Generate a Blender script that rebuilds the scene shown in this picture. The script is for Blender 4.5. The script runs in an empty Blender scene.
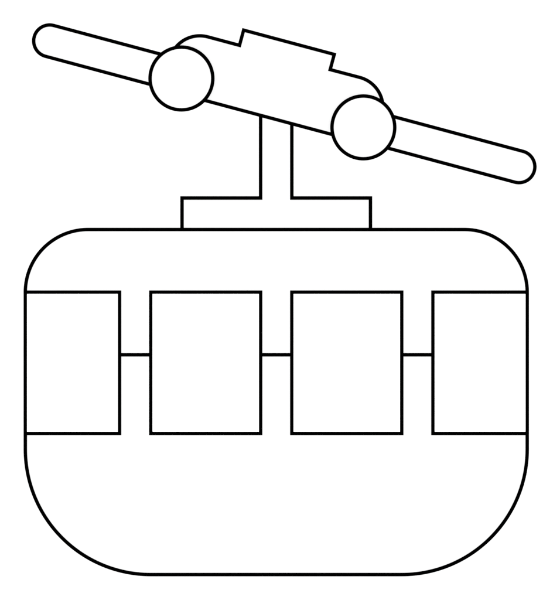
import bpy, bmesh, math
C = bpy.context.scene
R = math.radians
S = 0.01                       # one pixel of the 560 x 600 drawing = 1 cm
W = 3.62                       # line width in the same unit

def pt(p, y):                  # drawing coordinates -> metres, ground line at the cabin's underside
    return ((p[0] - 276.25) * S, y, (576.2 - p[1]) * S)

# ------------------------------------------------------------------ materials
def mat(name, col, rough, spec, noise=0.0):
    m = bpy.data.materials.new(name); m.use_nodes = True
    nt = m.node_tree; b = nt.nodes['Principled BSDF']
    b.inputs['Roughness'].default_value = rough
    b.inputs['Specular IOR Level'].default_value = spec
    tex = nt.nodes.new('ShaderNodeTexNoise'); tex.inputs['Scale'].default_value = 3.0
    tc = nt.nodes.new('ShaderNodeTexCoord'); nt.links.new(tc.outputs['Object'], tex.inputs['Vector'])
    r = nt.nodes.new('ShaderNodeValToRGB')
    r.color_ramp.elements[0].color = (*[c * (1 - noise) for c in col], 1)
    r.color_ramp.elements[1].color = (*col, 1)
    nt.links.new(tex.outputs['Fac'], r.inputs['Fac']); nt.links.new(r.outputs['Color'], b.inputs['Base Color'])
    return m
WHITE = mat('white_paint', (.86, .86, .86), .6, .2, .02)
PANE = mat('white_pane', (.88, .88, .88), .25, .4, .01)
BLACK = mat('black_trim', (.0004, .0004, .0004), 1.0, 0.0, .5)
PAPER = mat('white_backdrop', (.88, .88, .88), .9, .0, .01)

# ------------------------------------------------------------------ geometry
def area(P): return sum(a[0]*b[1]-b[0]*a[1] for a, b in zip(P, P[1:]+P[:1]))/2
def offset(P, d):              # mitred outward offset of a closed outline
    s = 1 if area(P) > 0 else -1
    out = []
    n = len(P)
    for i in range(n):
        a, b, c = P[i-1], P[i], P[(i+1) % n]
        def nrm(p, q):
            x, y = q[0]-p[0], q[1]-p[1]; l = math.hypot(x, y); return (y/l*s, -x/l*s)
        n1, n2 = nrm(a, b), nrm(b, c)
        k = 1 + n1[0]*n2[0] + n1[1]*n2[1]
        out.append((b[0]+(n1[0]+n2[0])*d/k, b[1]+(n1[1]+n2[1])*d/k))
    return out
def prism(bm, P, y0, y1, mi=0):
    A = [bm.verts.new(pt(p, y0)) for p in P]; B = [bm.verts.new(pt(p, y1)) for p in P]
    n = len(P)
    fs = [bm.faces.new(A), bm.faces.new(B[::-1])]
    for i in range(n): fs.append(bm.faces.new((A[i], B[i], B[(i+1) % n], A[(i+1) % n])))
    for f in fs: f.material_index = mi
def ring(bm, P, y0, y1, mi=1, w=W):
    O, I = offset(P, w/2), offset(P, -w/2)
    L = [[bm.verts.new(pt(p, y)) for p in Q] for Q, y in ((O, y0), (I, y0), (I, y1), (O, y1))]
    n = len(P)
    for i in range(n):
        j = (i+1) % n
        for k in range(4):
            bm.faces.new((L[k][i], L[k][j], L[(k+1) % 4][j], L[(k+1) % 4][i])).material_index = mi
def arc(cx, cy, r, a0, a1, n=40):
    return [(cx+r*math.cos(R(a0+(a1-a0)*i/n)), cy+r*math.sin(R(a0+(a1-a0)*i/n))) for i in range(n+1)]
def obj(name, bm, mats, parent=None, loc=None):
    bmesh.ops.recalc_face_normals(bm, faces=bm.faces)
    me = bpy.data.meshes.new(name); bm.to_mesh(me); bm.free()
    for m in mats: me.materials.append(m)
    o = bpy.data.objects.new(name, me); C.collection.objects.link(o)
    if parent: o.parent = parent
    return o
def outlined(P, y0, y1, name, parent=None):     # solid white body with black edging, front and rear
    bm = bmesh.new()
    prism(bm, P, y0, y1, 0)
    ring(bm, P, y0-.008, y0+.05); ring(bm, P, y1-.05, y1+.008)
    return obj(name, bm, [WHITE, BLACK], parent)

# ------------------------------------------------------------------ the cable car
car = bpy.data.objects.new('cable_car', None); C.collection.objects.link(car)
car['label'] = 'white cable car with black outlines and four windows, hanging from the sloping cable'
car['category'] = 'cable car'

x0, x1, yt, yb = 25.25, 527.3, 229.5, 574.6
r1, r2 = 62.7, 125.4
cab = arc(x0+r1, yt+r1, r1, 180, 270) + arc(x1-r1, yt+r1, r1, 270, 360) \
    + arc(x1-r2, yb-r2, r2, 0, 90, 60) + arc(x0+r2, yb-r2, r2, 90, 180, 60)
YF, YB = -1.1, 1.1
outlined(cab, YF, YB, 'cabin', car)

WT, WB = 292.2, 433.4
for a, b in ((x0, 119.5), (150.85, 260.6), (291.85, 401.75), (433.0, x1)):
    Q = [(a, WT), (b, WT), (b, WB), (a, WB)]
    bm = bmesh.new(); ring(bm, Q, YF-.016, YF+.03, 0)
    w = obj('window', bm, [BLACK], car); w.data.name = 'window_frame'
    bm = bmesh.new(); prism(bm, offset(Q, -W/2+.3), YF-.004, YF+.02, 0)
    obj('pane', bm, [PANE], w)
for a, b in ((119.5, 150.85), (260.6, 291.85), (401.75, 433.0)):
    a += W/2-.2; b -= W/2-.2
    bm = bmesh.new(); prism(bm, [(a, 354.8-W/2), (b, 354.8-W/2), (b, 354.8+W/2), (a, 354.8+W/2)], YF-.012, YF+.02, 0)
    obj('rail', bm, [BLACK], car)

# hanger: foot on the roof, post up into the carriage
hang = [(182, 230.6), (182, 198), (260.6, 198), (260.6, 80), (291.85, 80), (291.85, 198), (370.5, 198), (370.5, 230.6)]
outlined(hang, -.38, .38, 'hanger', car)

# carriage housing
c, s = math.cos(R(15)), math.sin(R(15))
L, Q = (199.8, 66.9), (351.9, 107.5)
r = 31.1
house = [(161.8, 88.9)] + arc(L[0], L[1], r, 195, 285) + [(239.5, 45.35), (243.6, 30.1), (334.3, 54.4), (330.2, 69.6)] \
      + arc(Q[0], Q[1], r, 285, 375) + [(373.9, 145.7)]
outlined(house, -.5, .5, 'carriage', car)

for cx, cy in ((181.4, 78.5), (363.4, 127.4)):
    P = arc(cx, cy, 31.4, 0, 360, 96)[:-1]
    bm = bmesh.new(); prism(bm, P, -.85, -.51, 0)
    w = obj('wheel', bm, [WHITE], car)
    bm = bmesh.new(); ring(bm, P, -.858, -.80, 0); ring(bm, P, -.56, -.49, 0)
    obj('rim', bm, [BLACK], w)

# ------------------------------------------------------------------ the cable
A, B, rc = (49.55, 40.9), (519.0, 166.75), 15.95
cab2 = arc(A[0], A[1], rc, 105, 285) + arc(B[0], B[1], rc, 285, 465)
k = outlined(cab2, -.16, .16, 'cable')
k['label'] = 'thick white cable with rounded ends sloping down to the right behind the two wheels'
k['category'] = 'cable'

# ------------------------------------------------------------------ backdrop
bm = bmesh.new()
v = [bm.verts.new(p) for p in ((-40, 7.0, -30), (40, 7.0, -30), (40, 7.0, 36), (-40, 7.0, 36))]
bm.faces.new(v)
b = obj('backdrop', bm, [PAPER]); b['kind'] = 'structure'

# ------------------------------------------------------------------ light, camera
w = bpy.data.worlds.new('World'); C.world = w; w.use_nodes = True
bg = w.node_tree.nodes['Background']
bg.inputs['Color'].default_value = (1, 1, 1, 1); bg.inputs['Strength'].default_value = .45
sd = bpy.data.lights.new('sun', 'SUN'); sd.energy = 2.65; sd.angle = R(.02)
so = bpy.data.objects.new('sun', sd); C.collection.objects.link(so); so.rotation_euler = (R(90), 0, 0)
so.location = (0, -10, 3)

cd = bpy.data.cameras.new('camera'); cam = bpy.data.objects.new('camera', cd); C.collection.objects.link(cam)
cd.type = 'ORTHO'; cd.ortho_scale = 6.0; cd.sensor_fit = 'VERTICAL'
p = pt((280, 300), -20); cam.location = p; cam.rotation_euler = (R(90), 0, 0); cd.clip_end = 200
C.camera = cam
C.view_settings.view_transform = 'Standard'; C.view_settings.look = 'None'
C.view_settings.exposure = 0; C.view_settings.gamma = 1
C.render.resolution_x = 956; C.render.resolution_y = 1024
